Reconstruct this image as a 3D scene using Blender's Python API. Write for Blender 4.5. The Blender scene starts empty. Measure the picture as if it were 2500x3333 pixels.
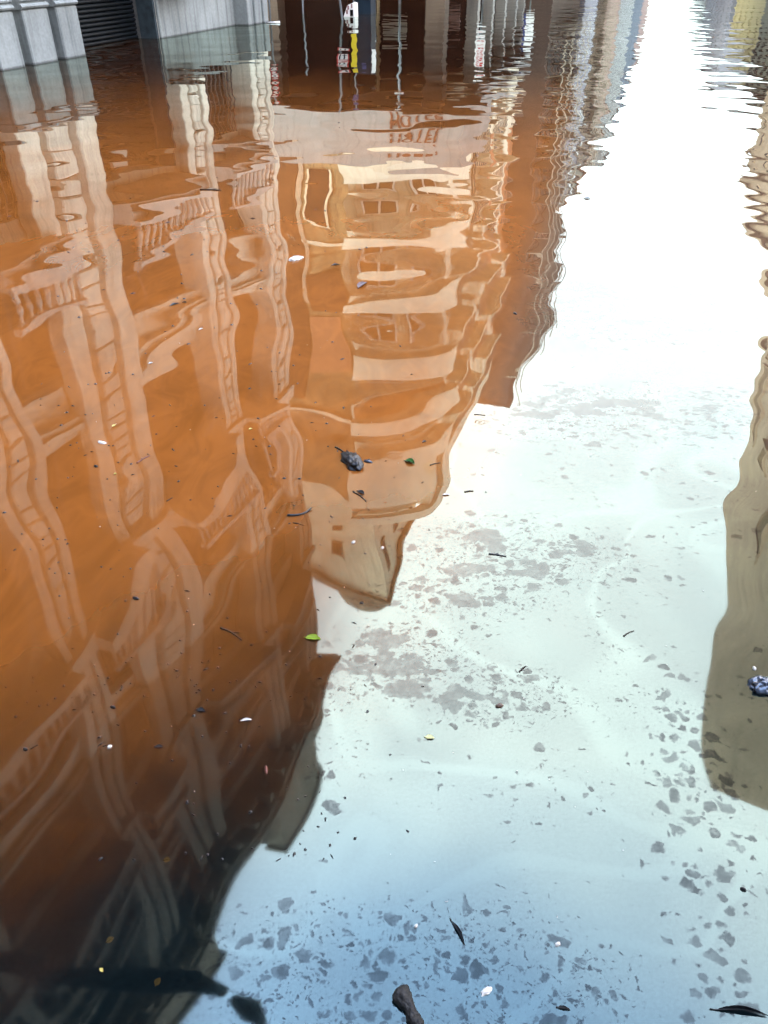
import bpy, bmesh, math, random
from math import sin, cos, pi, radians
from mathutils import Vector, Matrix, noise

random.seed(7)
S = bpy.context.scene
C = S.collection

# ------------------------------------------------------------------ camera
cam_d = bpy.data.cameras.new('camera')
cam_d.sensor_fit = 'VERTICAL'; cam_d.sensor_height = 24.0
cam_d.lens = 24.0 * 2503.0 / 3333.0
cam_d.clip_start = 0.05; cam_d.clip_end = 3000
cam = bpy.data.objects.new('camera', cam_d); C.objects.link(cam)
cam.location = (0, 0, 1.6); cam.rotation_euler = (radians(90 - 36.3), 0, 0)
S.camera = cam

# ------------------------------------------------------------------ sky, sun, exposure
SUN_EL, SUN_AZ = 45.0, 255.0            # overcast: a very soft sun behind the left-hand buildings
w = bpy.data.worlds.new('World'); S.world = w; w.use_nodes = True
nt = w.node_tree; nt.nodes.clear()
def N(nt, t, **kw):
    n = nt.nodes.new(t)
    for k, v in kw.items(): setattr(n, k, v)
    return n
out = N(nt, 'ShaderNodeOutputWorld'); bg = N(nt, 'ShaderNodeBackground')
sky = N(nt, 'ShaderNodeTexSky', sky_type='NISHITA', sun_disc=False)
sky.sun_elevation = radians(SUN_EL); sky.sun_rotation = radians(SUN_AZ)
sky.air_density = 1.0; sky.dust_density = 1.0; sky.ozone_density = 0.2; sky.altitude = 600
tc = N(nt, 'ShaderNodeTexCoord'); nz = N(nt, 'ShaderNodeTexNoise')
nz.inputs['Scale'].default_value = 3.2; nz.inputs['Detail'].default_value = 4
nz.inputs['Roughness'].default_value = 0.45
ramp = N(nt, 'ShaderNodeMapRange'); ramp.interpolation_type = 'SMOOTHSTEP'
ramp.inputs['From Min'].default_value = 0.3; ramp.inputs['From Max'].default_value = 0.75
ramp.inputs['To Min'].default_value = 0.9; ramp.inputs['To Max'].default_value = 1.0
mix = N(nt, 'ShaderNodeMix', data_type='RGBA')
CLOUD = (3.8, 3.74, 4.02, 1)
mix.inputs['B'].default_value = CLOUD
nt.links.new(tc.outputs['Generated'], nz.inputs['Vector'])
nt.links.new(nz.outputs['Fac'], ramp.inputs['Value'])
# cloud thins out towards the zenith all round
sxw = N(nt, 'ShaderNodeSeparateXYZ'); nt.links.new(tc.outputs['Generated'], sxw.inputs[0])
thin = N(nt, 'ShaderNodeMapRange'); thin.interpolation_type = 'SMOOTHSTEP'
for i_, q_ in enumerate((0.77, 0.945, 1.0, 0.05)): thin.inputs[i_+1].default_value = q_
nt.links.new(sxw.outputs['Z'], thin.inputs['Value'])
cov = N(nt, 'ShaderNodeMath', operation='MULTIPLY'); nt.links.new(ramp.outputs['Result'], cov.inputs[0]); nt.links.new(thin.outputs[0], cov.inputs[1])
nt.links.new(cov.outputs[0], mix.inputs['Factor'])
cie = N(nt, 'ShaderNodeMapRange')                 # an overcast sky is brightest overhead and dims to grey low cloud near the horizon
for i_, q_ in enumerate((0.0, 1.0, 0.13, 1.0)): cie.inputs[i_+1].default_value = q_
nt.links.new(sxw.outputs['Z'], cie.inputs['Value'])
cmul = N(nt, 'ShaderNodeVectorMath', operation='SCALE'); cmul.inputs[0].default_value = CLOUD[:3]
soft = N(nt, 'ShaderNodeMapRange'); nt.links.new(nz.outputs['Fac'], soft.inputs['Value'])      # thicker and thinner cloud
for i_, q_ in enumerate((0.3, 0.7, 0.93, 1.12)): soft.inputs[i_+1].default_value = q_
cs = N(nt, 'ShaderNodeMath', operation='MULTIPLY'); nt.links.new(cie.outputs[0], cs.inputs[0]); nt.links.new(soft.outputs[0], cs.inputs[1])
nt.links.new(cs.outputs[0], cmul.inputs['Scale']); nt.links.new(cmul.outputs[0], mix.inputs['B'])
nt.links.new(sky.outputs['Color'], mix.inputs['A'])
nt.links.new(mix.outputs['Result'], bg.inputs['Color'])
bg.inputs['Strength'].default_value = 0.15
nt.links.new(bg.outputs['Background'], out.inputs['Surface'])

sun_d = bpy.data.lights.new('sun', 'SUN'); sun_d.energy = 0.5; sun_d.angle = radians(25); sun_d.color = (1, 0.97, 0.92)
sun = bpy.data.objects.new('sun', sun_d); C.objects.link(sun)
sd = Vector((sin(radians(SUN_AZ)) * cos(radians(SUN_EL)), cos(radians(SUN_AZ)) * cos(radians(SUN_EL)), sin(radians(SUN_EL))))
sun.rotation_euler = sd.to_track_quat('Z', 'Y').to_euler(); sun.location = (0, -10, 60)

S.view_settings.view_transform = 'Standard'; S.view_settings.look = 'None'
S.view_settings.exposure = 4.7; S.view_settings.gamma = 1.0; S.view_settings.use_curve_mapping = False
S.render.engine = 'CYCLES'
S.cycles.use_denoising = True
S.cycles.use_adaptive_sampling = True; S.cycles.adaptive_threshold = 0.02
S.cycles.caustics_reflective = False; S.cycles.caustics_refractive = False
S.cycles.max_bounces = 6; S.cycles.diffuse_bounces = 2; S.cycles.glossy_bounces = 3; S.cycles.transparent_max_bounces = 8

# ------------------------------------------------------------------ street frame: u runs up the street, v to the right of it
A17 = radians(17.0)
DU = Vector((sin(A17), cos(A17), 0)); DV = Vector((cos(A17), -sin(A17), 0))
ROT = pi / 2 - A17                      # local x = u, local y = -v
def UV(u, v, z=0): return DU * u + DV * v + Vector((0, 0, z))

# ------------------------------------------------------------------ helpers
class MB:
    """collects shapes; build() links them as ONE mesh object"""
    def __init__(s): s.v = []; s.f = []; s.smooth = []
    def add(s, verts, faces, smooth=False):
        o = len(s.v); s.v += [tuple(p) for p in verts]
        for f in faces: s.f.append([i + o for i in f]); s.smooth.append(smooth)
        return s
    def box(s, x0, x1, y0, y1, z0, z1):
        return s.add([(x0,y0,z0),(x1,y0,z0),(x1,y1,z0),(x0,y1,z0),(x0,y0,z1),(x1,y0,z1),(x1,y1,z1),(x0,y1,z1)],
                     [(0,3,2,1),(4,5,6,7),(0,1,5,4),(1,2,6,5),(2,3,7,6),(3,0,4,7)])
    def cbox(s, x0, x1, y0, y1, z0, z1, b=0.01):
        """box with its vertical and top/bottom front (-y) edges chamfered"""
        p = [(x0,y1),(x0,y0+b),(x0+b,y0),(x1-b,y0),(x1,y0+b),(x1,y1)]
        q = [(x0,y1),(x0,y0+2*b),(x0+b,y0+b),(x1-b,y0+b),(x1,y0+2*b),(x1,y1)]
        V = [(x,y,z0) for x,y in q] + [(x,y,z0+b) for x,y in p] + [(x,y,z1-b) for x,y in p] + [(x,y,z1) for x,y in q]
        Fc = [tuple(reversed(range(6))), tuple(range(18,24))]
        for k in range(3):
            for i in range(6):
                j = (i+1) % 6; Fc.append((k*6+i, k*6+j, k*6+6+j, k*6+6+i))
        return s.add(V, Fc)
    def prism(s, poly, z0, z1):
        n = len(poly)
        return s.add([(x,y,z0) for x,y in poly] + [(x,y,z1) for x,y in poly],
                     [tuple(reversed(range(n))), tuple(range(n,2*n))] + [(i,(i+1)%n,n+(i+1)%n,n+i) for i in range(n)])
    def tube(s, pts, rad, n=8, cap=True, flat=1.0):
        pts = [Vector(p) for p in pts]
        if not hasattr(rad, '__len__'): rad = [rad] * len(pts)
        V = []; Fc = []
        for i, p in enumerate(pts):
            t = (pts[min(i+1, len(pts)-1)] - pts[max(i-1, 0)]).normalized()
            a = t.cross(Vector((0,0,1)))
            if a.length < 1e-3: a = Vector((1,0,0))
            a.normalize(); b = t.cross(a).normalized()
            for k in range(n):
                an = 2*pi*k/n; V.append(p + a*cos(an)*rad[i] + b*sin(an)*rad[i]*flat)
        for i in range(len(pts)-1):
            for k in range(n):
                k2 = (k+1) % n; Fc.append((i*n+k, i*n+k2, (i+1)*n+k2, (i+1)*n+k))
        if cap: Fc.append(tuple(reversed(range(n)))); Fc.append(tuple(range((len(pts)-1)*n, len(pts)*n)))
        return s.add(V, Fc, True)
    def lathe(s, prof, cx=0, cy=0, n=16):
        V = []; Fc = []
        for r, z in prof:
            for k in range(n): V.append((cx+r*cos(2*pi*k/n), cy+r*sin(2*pi*k/n), z))
        for i in range(len(prof)-1):
            for k in range(n):
                k2 = (k+1)%n; Fc.append((i*n+k, i*n+k2, (i+1)*n+k2, (i+1)*n+k))
        Fc.append(tuple(reversed(range(n)))); Fc.append(tuple(range((len(prof)-1)*n, len(prof)*n)))
        return s.add(V, Fc, True)
    def strip(s, path, off0, off1, z0, z1):
        """band that follows a ground path (list of (x,y,nx,ny)) between two offsets along the normals"""
        V = []; Fc = []
        for x,y,nx,ny in path:
            V += [(x+nx*off0,y+ny*off0,z0),(x+nx*off1,y+ny*off1,z0),(x+nx*off1,y+ny*off1,z1),(x+nx*off0,y+ny*off0,z1)]
        n = len(path)
        for i in range(n-1):
            for k in range(4):
                k2 = (k+1)%4; Fc.append((i*4+k, (i+1)*4+k, (i+1)*4+k2, i*4+k2))
        Fc.append((0,1,2,3)); Fc.append(tuple((n-1)*4+k for k in (3,2,1,0)))
        return s.add(V, Fc)
    def arch(s, x0, x1, y0, y1, z0, zt, n=10, rise=None):
        """filling above an arched opening from springing z0 up to the straight top zt"""
        cx = (x0+x1)/2; r = (x1-x0)/2; rise = rise or r
        pts = [(cx - r*cos(pi*k/n), z0 + rise*sin(pi*k/n)) for k in range(n+1)]
        for k in range(n):
            (a,za),(b,zb) = pts[k], pts[k+1]
            s.add([(a,y0,za),(b,y0,zb),(b,y0,zt),(a,y0,zt),(a,y1,za),(b,y1,zb),(b,y1,zt),(a,y1,zt)],
                  [(0,1,2,3),(4,7,6,5),(0,4,5,1),(3,2,6,7)])
        return s
    def mesh(s, name, mat):
        m = bpy.data.meshes.new(name); m.from_pydata(s.v, [], s.f); m.update()
        if any(s.smooth): m.polygons.foreach_set('use_smooth', s.smooth)
        bm = bmesh.new(); bm.from_mesh(m); bmesh.ops.recalc_face_normals(bm, faces=bm.faces); bm.to_mesh(m); bm.free()
        m.materials.append(mat); return m
    def build(s, name, mat, parent=None, loc=(0,0,0), rotz=0):
        return place(name, s.mesh(name, mat), parent, loc, rotz)

def place(name, mesh, parent=None, loc=(0,0,0), rotz=0):
    o = bpy.data.objects.new(name, mesh); C.objects.link(o); o.parent = parent
    o.location = loc; o.rotation_euler = (0,0,rotz); return o
def tag(o, label, cat, group=None, kind=None):
    if label: o['label'] = label
    if cat: o['category'] = cat
    if group: o['group'] = group
    if kind: o['kind'] = kind
    return o
def thing(name, label, cat, loc=(0,0,0), rotz=0, group=None):
    return tag(place(name, None, None, loc, rotz), label, cat, group)

# ------------------------------------------------------------------ materials
def base_mat(name):
    m = bpy.data.materials.new(name); m.use_nodes = True
    return m, m.node_tree, m.node_tree.nodes['Principled BSDF']
def plaster(name, col, var=0.18, rough=0.85, streak=0.25, tide=False, spec=0.25, scale=1.0, bump=False):
    """weathered render / stone / paint: blotches, fine grain, vertical rain streaks, optional wet tide line"""
    m, t, b = base_mat(name); L = t.links.new
    g = N(t, 'ShaderNodeNewGeometry')
    n1 = N(t, 'ShaderNodeTexNoise'); n1.inputs['Scale'].default_value = 0.9*scale; n1.inputs['Detail'].default_value = 3
    n2 = N(t, 'ShaderNodeTexNoise'); n2.inputs['Scale'].default_value = 22*scale; n2.inputs['Detail'].default_value = 2
    mp = N(t, 'ShaderNodeMapping'); mp.inputs['Scale'].default_value = (5*scale, 5*scale, 0.35*scale)
    n3 = N(t, 'ShaderNodeTexNoise'); n3.inputs['Scale'].default_value = 1.4; n3.inputs['Detail'].default_value = 2
    L(g.outputs['Position'], n1.inputs['Vector']); L(g.outputs['Position'], n2.inputs['Vector'])
    L(g.outputs['Position'], mp.inputs['Vector']); L(mp.outputs['Vector'], n3.inputs['Vector'])
    def mr(src, a, bb, c, d):
        r = N(t, 'ShaderNodeMapRange'); r.inputs[1].default_value = a; r.inputs[2].default_value = bb
        r.inputs[3].default_value = c; r.inputs[4].default_value = d; L(src, r.inputs[0]); return r.outputs[0]
    def mul(a, bb):
        k = N(t, 'ShaderNodeMath', operation='MULTIPLY'); L(a, k.inputs[0]); L(bb, k.inputs[1]); return k.outputs[0]
    f = mul(mr(n1.outputs['Fac'], 0.3, 0.7, 1-var, 1+var), mr(n2.outputs['Fac'], 0.3, 0.7, 1-var*0.5, 1+var*0.5))
    f = mul(f, mr(n3.outputs['Fac'], 0.52, 0.75, 1, 1-streak))
    if tide:
        sx = N(t, 'ShaderNodeSeparateXYZ'); L(g.outputs['Position'], sx.inputs[0])
        ad = N(t, 'ShaderNodeMath', operation='MULTIPLY_ADD'); L(n2.outputs['Fac'], ad.inputs[0]); ad.inputs[1].default_value = -0.05; L(sx.outputs['Z'], ad.inputs[2])
        f = mul(f, mr(ad.outputs[0], -0.015, 0.012, 0.35, 1))
    mx = N(t, 'ShaderNodeMix', data_type='RGBA', blend_type='MULTIPLY'); mx.inputs['Factor'].default_value = 1
    mx.inputs['A'].default_value = (*col, 1); L(f, mx.inputs['B'])
    L(mx.outputs['Result'], b.inputs['Base Color'])
    if bump: bp = N(t, 'ShaderNodeBump'); bp.inputs['Strength'].default_value = 0.25; bp.inputs['Distance'].default_value = 0.01
    if bump: L(n2.outputs['Fac'], bp.inputs['Height']); L(bp.outputs['Normal'], b.inputs['Normal'])
    b.inputs['Roughness'].default_value = rough; b.inputs['Specular IOR Level'].default_value = spec
    return m
def flat(name, col, rough=0.6, spec=0.4, var=0.15, scale=40, metal=0.0):
    m, t, b = base_mat(name); L = t.links.new
    tcn = N(t, 'ShaderNodeTexCoord'); n = N(t, 'ShaderNodeTexNoise'); n.inputs['Scale'].default_value = scale; n.inputs['Detail'].default_value = 4
    L(tcn.outputs['Object'], n.inputs['Vector'])
    r = N(t, 'ShaderNodeMapRange'); r.inputs[1].default_value = 0.3; r.inputs[2].default_value = 0.7; r.inputs[3].default_value = 1-var; r.inputs[4].default_value = 1+var
    L(n.outputs['Fac'], r.inputs[0])
    mx = N(t, 'ShaderNodeMix', data_type='RGBA', blend_type='MULTIPLY'); mx.inputs['Factor'].default_value = 1
    mx.inputs['A'].default_value = (*col, 1); L(r.outputs[0], mx.inputs['B']); L(mx.outputs['Result'], b.inputs['Base Color'])
    b.inputs['Roughness'].default_value = rough; b.inputs['Specular IOR Level'].default_value = spec; b.inputs['Metallic'].default_value = metal
    return m

M = {}
M['stone'] = plaster('grey_stone', (0.205, 0.232, 0.23), 0.2, tide=True, bump=True, streak=0.4)
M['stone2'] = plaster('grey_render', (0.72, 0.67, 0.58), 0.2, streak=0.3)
M['stoneup'] = plaster('dimmed_upper_stone', (0.31, 0.275, 0.225), 0.25, streak=0.4)  # upper stone darkened in colour so less light mirrors from it in the water
M['shutter'] = flat('shutter_steel', (0.005, 0.007, 0.009), 0.42, 0.12, 0.3, 6)
M['darkwood'] = flat('dark_joinery', (0.022, 0.018, 0.015), 0.7, 0.1, 0.3, 5)
M['void'] = flat('dark_interior', (0.006, 0.005, 0.005), 0.9, 0.0, 0.2, 3)
M['iron'] = flat('painted_iron', (0.10, 0.10, 0.10), 0.5, 0.3, 0.2, 20)
M['railpaint'] = plaster('balustrade_stone', (0.50, 0.49, 0.47), 0.15)
M['cream'] = plaster('cream_render', (0.82, 0.74, 0.60), 0.1, streak=0.12)
M['creamdk'] = plaster('weathered_cream_render', (0.76, 0.66, 0.51), 0.14)
M['fascia'] = plaster('pale_fascia_paint', (0.29, 0.28, 0.275), 0.14)
M['red'] = flat('red_sign_paint', (0.13, 0.042, 0.022), 0.5, 0.2)
M['ochre'] = plaster('stained_ochre_render', (0.27, 0.19, 0.10), 0.4, streak=0.6)
M['brickred'] = plaster('stained_brick_red', (0.10, 0.042, 0.018), 0.3, streak=0.5)
M['shade'] = flat('brown_window_blind', (0.16, 0.105, 0.06), 0.8, 0.1, 0.2, 6)
M['terra'] = plaster('terracotta_paint', (0.50, 0.22, 0.12), 0.1)
M['brown'] = plaster('dark_brown_render', (0.085, 0.06, 0.048), 0.15)
M['gridcream'] = plaster('cream_balcony_paint', (0.496, 0.424, 0.336), 0.1)
M['lavender'] = plaster('lavender_render', (0.204, 0.198, 0.234), 0.1)
M['peach'] = plaster('peach_render', (0.440, 0.336, 0.248), 0.12)
M['pink'] = plaster('salmon_pink_render', (0.348, 0.228, 0.186), 0.12)
M['olive'] = plaster('olive_tan_render', (0.216, 0.204, 0.162), 0.12)
M['grey'] = plaster('mid_grey_render', (0.198, 0.198, 0.198), 0.12)
M['bluegrey'] = plaster('blue_grey_render', (0.10, 0.12, 0.16), 0.12)
M['rose'] = plaster('dusty_rose_render', (0.240, 0.150, 0.144), 0.12)
M['yellow'] = plaster('pale_yellow_render', (0.496, 0.400, 0.208), 0.08)
M['taupe'] = plaster('taupe_render', (0.60, 0.45, 0.32), 0.14, streak=0.2)
M['white'] = flat('white_paint', (0.75, 0.75, 0.75), 0.6, 0.3, 0.1)
M['roofdk'] = plaster('roof_felt', (0.08, 0.08, 0.085), 0.2)
M['steel'] = flat('galvanised_steel', (0.11, 0.13, 0.14), 0.5, 0.3, 0.2, 30)
M['jamb_shade'] = flat('shaded_jamb_teal', (0.035, 0.05, 0.06), 0.6, 0.2, 0.3, 8)
M['navy'] = flat('navy_blue_paint', (0.008, 0.017, 0.028), 0.5, 0.15, 0.2, 5)
M['yellowp'] = flat('yellow_plastic', (0.75, 0.55, 0.03), 0.5, 0.3, 0.05)
M['redp'] = flat('red_plastic', (0.45, 0.02, 0.02), 0.45, 0.4)
M['bluep'] = flat('blue_print', (0.04, 0.06, 0.18), 0.5, 0.3)
M['foamw'] = flat('white_foam', (0.72, 0.72, 0.70), 0.8, 0.2, 0.12, 60)

# ------------------------------------------------------------------ the flood water
def water_material():
    m, t, b = base_mat('flood_water'); L = t.links.new; t.nodes.remove(b)
    o = t.nodes['Material Output']
    g = N(t, 'ShaderNodeNewGeometry'); P = g.outputs['Position']
    sx = N(t, 'ShaderNodeSeparateXYZ'); L(P, sx.inputs[0]); X, Y = sx.outputs['X'], sx.outputs['Y']
    def math(op, a, bb=None, c=None, clamp=False):
        n = N(t, 'ShaderNodeMath', operation=op); n.use_clamp = clamp
        for i, q in enumerate((a, bb, c)):
            if q is None: continue
            if isinstance(q, (int, float)): n.inputs[i].default_value = q
            else: L(q, n.inputs[i])
        return n.outputs[0]
    def noise_t(scale, detail=2, rough=0.5, vec=None, sc=(1,1,1), off=(0,0,0), dist=0):
        mp = N(t, 'ShaderNodeMapping'); mp.inputs['Scale'].default_value = sc; mp.inputs['Location'].default_value = off
        L(vec or P, mp.inputs['Vector'])
        n = N(t, 'ShaderNodeTexNoise'); n.inputs['Scale'].default_value = scale; n.inputs['Detail'].default_value = detail
        n.inputs['Roughness'].default_value = rough; n.inputs['Distortion'].default_value = dist; L(mp.outputs[0], n.inputs['Vector'])
        return n
    def smooth(x, a, bb, c=0., d=1.):
        r = N(t, 'ShaderNodeMapRange'); r.interpolation_type = 'SMOOTHSTEP'
        for i, q in enumerate((x, a, bb, c, d)):
            if isinstance(q, (int, float)): r.inputs[i].default_value = q
            else: L(q, r.inputs[i])
        return r.outputs[0]
    # --- waves (heights in metres): slow swell, half-metre wavelets, wind ripples further out
    swell = noise_t(0.9, 1, 0.4).outputs['Fac']
    wl = noise_t(2.1, 1, 0.4, off=WOFF).outputs['Fac']
    rp = noise_t(5.5, 1, 0.5, off=(7,2,5), sc=(0.6,1,1)).outputs['Fac']
    lee = smooth(X, 0.1, 2.2, smooth(Y, 1.2, 4.0, 0.85, 0.34), smooth(Y, 4.5, 9.0, 1.6, 1.0))      # calmer in the lee of the corner building
    wlamp = math('MULTIPLY', smooth(Y, 0.8, 6.0, WAVE[1]*0.7, WAVE[1]), lee)
    rpamp = math('MULTIPLY', smooth(Y, 9.0, 20.0, WAVE[2]*0.08, WAVE[2]), math('MULTIPLY', lee, lee))
    h = math('MULTIPLY', swell, WAVE[0])
    h = math('MULTIPLY_ADD', wl, wlamp, h)
    h = math('MULTIPLY_ADD', rp, rpamp, h)
    for cx, cy in ((0.042, 2.552), (0.404, 2.81)):        # rings left by a few drops
        dx = math('SUBTRACT', X, cx); dy = math('SUBTRACT', Y, cy)
        rr_ = math('SQRT', math('ADD', math('MULTIPLY', dx, dx), math('MULTIPLY', dy, dy)))
        h = math('MULTIPLY_ADD', math('MULTIPLY', math('SINE', math('MULTIPLY', rr_, 420.0)), smooth(rr_, 0.012, 0.042, 1.0, 0.0)), 0.00009, h)
    bp = N(t, 'ShaderNodeBump'); bp.inputs['Strength'].default_value = 1; bp.inputs['Distance'].default_value = 1
    L(h, bp.inputs['Height']); NRM = bp.outputs['Normal']
    # --- oily surface film, broken into flakes (the holes reflect less)
    wob = noise_t(11, 2, 0.7)
    vadd = N(t, 'ShaderNodeMix', data_type='VECTOR'); vadd.inputs['Factor'].default_value = 0.048
    L(P, vadd.inputs['A']); L(wob.outputs['Color'], vadd.inputs['B'])
    wob2 = noise_t(60, 2, 0.6)
    vadd2 = N(t, 'ShaderNodeMix', data_type='VECTOR'); vadd2.inputs['Factor'].default_value = 0.022
    L(vadd.outputs['Result'], vadd2.inputs['A']); L(wob2.outputs['Color'], vadd2.inputs['B'])
    fv = vadd2.outputs['Result']
    # where the film is most broken: a drift along the right bank, patches in the middle, loose specks elsewhere
    bankc = math('MULTIPLY_ADD', Y, 0.20, 0.42)
    bank = smooth(math('ABSOLUTE', math('SUBTRACT', math('SUBTRACT', X, bankc), 0.10)), 0.03, 0.16, 1, 0)
    bank = math('MULTIPLY', bank, smooth(Y, 1.2, 1.6, 1, 0))
    def blob(cx, cy, rx, ry):
        a = math('DIVIDE', math('SUBTRACT', X, cx), rx); c = math('DIVIDE', math('SUBTRACT', Y, cy), ry)
        return smooth(math('ADD', math('MULTIPLY', a, a), math('MULTIPLY', c, c)), 0.2, 1.4, 1, 0)
    patch = blob(0.02, 1.48, 0.26, 0.16)
    for q in ((0.30, 1.36, 0.24, 0.13), (0.42, 1.95, 0.4, 0.22), (0.22, 1.75, 0.3, 0.1), (1.2, 4.6, 1.2, 1.1), (1.0, 2.9, 0.7, 0.3)):
        patch = math('MAXIMUM', patch, blob(*q))
    nearb = blob(0.0, 0.66, 0.5, 0.16)
    clus = noise_t(2.6, 2, 0.6, off=(1,9,0)).outputs['Fac']
    def flakes(scale, dens, edge, off, sc=(1,1,1), rmin=0.12, rvar=0.38):
        mp = N(t, 'ShaderNodeMapping'); mp.inputs['Location'].default_value = off; mp.inputs['Scale'].default_value = sc; L(fv, mp.inputs['Vector'])
        v1 = N(t, 'ShaderNodeTexVoronoi', feature='F1', voronoi_dimensions='2D'); v1.inputs['Scale'].default_value = scale
        v2 = N(t, 'ShaderNodeTexVoronoi', feature='DISTANCE_TO_EDGE', voronoi_dimensions='2D'); v2.inputs['Scale'].default_value = scale
        L(mp.outputs[0], v1.inputs['Vector']); L(mp.outputs[0], v2.inputs['Vector'])
        sc_ = N(t, 'ShaderNodeSeparateColor'); L(v1.outputs['Color'], sc_.inputs[0])
        on = math('LESS_THAN', sc_.outputs[0], dens)
        rad = math('MULTIPLY_ADD', math('MULTIPLY', sc_.outputs[1], sc_.outputs[1]), rvar, rmin)      # flakes differ in size
        inside = math('MULTIPLY', smooth(v2.outputs['Distance'], edge, edge+0.09), smooth(math('SUBTRACT', rad, v1.outputs['Distance']), 0.0, 0.14))
        depth = math('MULTIPLY_ADD', sc_.outputs[2], 0.3, 0.72)
        return math('MULTIPLY', math('MULTIPLY', on, inside), depth)
    dm = math('ADD', math('MULTIPLY', patch, 0.5), math('ADD', math('MULTIPLY', bank, 0.95), math('MULTIPLY', nearb, 0.5)))
    cl = smooth(clus, 0.48, 0.72, 0.02, 0.4)
    dm = math('MAXIMUM', dm, math('MULTIPLY', cl, 0.5)); ds = math('ADD', math('MULTIPLY', cl, 0.8), math('MULTIPLY', math('MAXIMUM', nearb, patch), 0.7))
    big = noise_t(8.5, 3, 0.62, vec=fv, sc=(0.75,1.25,1), off=(2,6,0)).outputs['Fac']
    fl = math('MULTIPLY', smooth(big, math('MULTIPLY_ADD', patch, -0.225, 0.76), math('MULTIPLY_ADD', patch, -0.225, 0.775)), 0.75)
    fl = math('MAXIMUM', fl, flakes(30, dm, 0.045, (3,5,0), (0.85,1.1,1), 0.16, 0.6))
    fl = math('MAXIMUM', fl, flakes(64, ds, 0.03, (9,2,0), (0.9,1.1,1), 0.10, 0.42))
    fl = math('MAXIMUM', fl, flakes(150, math('MULTIPLY', ds, 0.8), 0.02, (1,7,0), (1,1,1), 0.10, 0.4))
    grain = noise_t(160, 1, 0.7).outputs['Fac']
    thick = noise_t(1.7, 2, 0.55, off=(5,0,0), dist=0.6).outputs['Fac']
    lace = noise_t(48, 3, 0.7, vec=fv, off=(4,4,0)).outputs['Fac']
    fl = math('MULTIPLY', fl, smooth(lace, 0.34, 0.56, 0.62, 1.0))      # lacy remnants inside the holes
    film = math('MULTIPLY', math('SUBTRACT', 1.0, fl), smooth(math('MULTIPLY_ADD', Y, -0.28, X), -0.75, -0.42))   # the oil has drifted to the open side
    film = math('MULTIPLY', film, smooth(Y, 2.6, 5.5, 1.0, 0.25))
    film = math('MULTIPLY', film, smooth(thick, 0.3, 0.7, 0.72, 1.0))
    ridge = smooth(math('ABSOLUTE', math('SUBTRACT', noise_t(1.5, 1, 0.5, off=(2,3,0), dist=0.9).outputs['Fac'], 0.5)), 0.0, 0.03, 0.35, 0.0)    # drift lines of thicker oil
    film = math('ADD', film, math('MULTIPLY', math('MULTIPLY', film, ridge), 0.8))
    film = math('MULTIPLY', film, smooth(grain, 0.3, 0.7, 0.88, 1.04))
    fw = N(t, 'ShaderNodeFresnel'); fw.inputs['IOR'].default_value = 1.35; L(NRM, fw.inputs['Normal'])
    ff = N(t, 'ShaderNodeFresnel'); ff.inputs['IOR'].default_value = FILM_IOR; L(NRM, ff.inputs['Normal'])
    fm = N(t, 'ShaderNodeMix', data_type='FLOAT'); L(film, fm.inputs['Factor']); L(fw.outputs[0], fm.inputs['A']); L(ff.outputs[0], fm.inputs['B'])
    # --- the body of the water: clear and shallow at the near bank, thick with silt over the deep roadway
    lx = math('MINIMUM', math('ADD', X, 0.25), 0.0)
    D = math('MULTIPLY_ADD', lx, -0.85, Y)
    D = math('MULTIPLY_ADD', math('MAXIMUM', math('SUBTRACT', X, 0.3), 0.0), -0.55, D)      # a second bank on the right
    sw = noise_t(3.0, 2, 0.55, dist=1.2)
    D = math('ADD', D, math('MULTIPLY_ADD', sw.outputs['Fac'], 0.5, -0.25))
    silt = smooth(D, 0.85, 2.9)
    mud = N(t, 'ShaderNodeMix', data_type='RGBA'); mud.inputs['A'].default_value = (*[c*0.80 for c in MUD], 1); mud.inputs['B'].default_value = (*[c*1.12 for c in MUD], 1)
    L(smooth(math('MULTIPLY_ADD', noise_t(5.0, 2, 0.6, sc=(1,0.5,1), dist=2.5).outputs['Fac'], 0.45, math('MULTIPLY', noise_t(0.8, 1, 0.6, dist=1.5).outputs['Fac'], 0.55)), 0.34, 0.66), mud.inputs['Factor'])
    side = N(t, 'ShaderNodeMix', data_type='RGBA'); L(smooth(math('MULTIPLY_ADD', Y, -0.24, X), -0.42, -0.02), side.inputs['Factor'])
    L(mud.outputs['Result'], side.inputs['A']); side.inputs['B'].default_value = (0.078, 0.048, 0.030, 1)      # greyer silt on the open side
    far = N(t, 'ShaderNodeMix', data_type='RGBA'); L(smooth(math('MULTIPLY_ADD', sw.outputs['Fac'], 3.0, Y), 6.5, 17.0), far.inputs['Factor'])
    L(side.outputs['Result'], far.inputs['A']); far.inputs['B'].default_value = (0.016, 0.006, 0.003, 1)  # far water: shade between the buildings is put into the silt colour
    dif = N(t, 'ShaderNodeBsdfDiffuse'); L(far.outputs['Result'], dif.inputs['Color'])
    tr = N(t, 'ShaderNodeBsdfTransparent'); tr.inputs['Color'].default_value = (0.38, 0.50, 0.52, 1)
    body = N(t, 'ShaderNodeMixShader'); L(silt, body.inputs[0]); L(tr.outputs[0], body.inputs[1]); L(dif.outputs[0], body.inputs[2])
    gl = N(t, 'ShaderNodeBsdfGlossy'); L(smooth(Y, 1.2, 3.0, 0.030, 0.0), gl.inputs['Roughness'])      # fine shivering of the shallow water
    oil = N(t, 'ShaderNodeMix', data_type='RGBA'); L(film, oil.inputs['Factor']); oil.inputs['A'].default_value = (0.86,1,0.92,1); oil.inputs['B'].default_value = (0.79, 1.0, 0.865, 1)   # faint sea-green sheen of the oil
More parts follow.
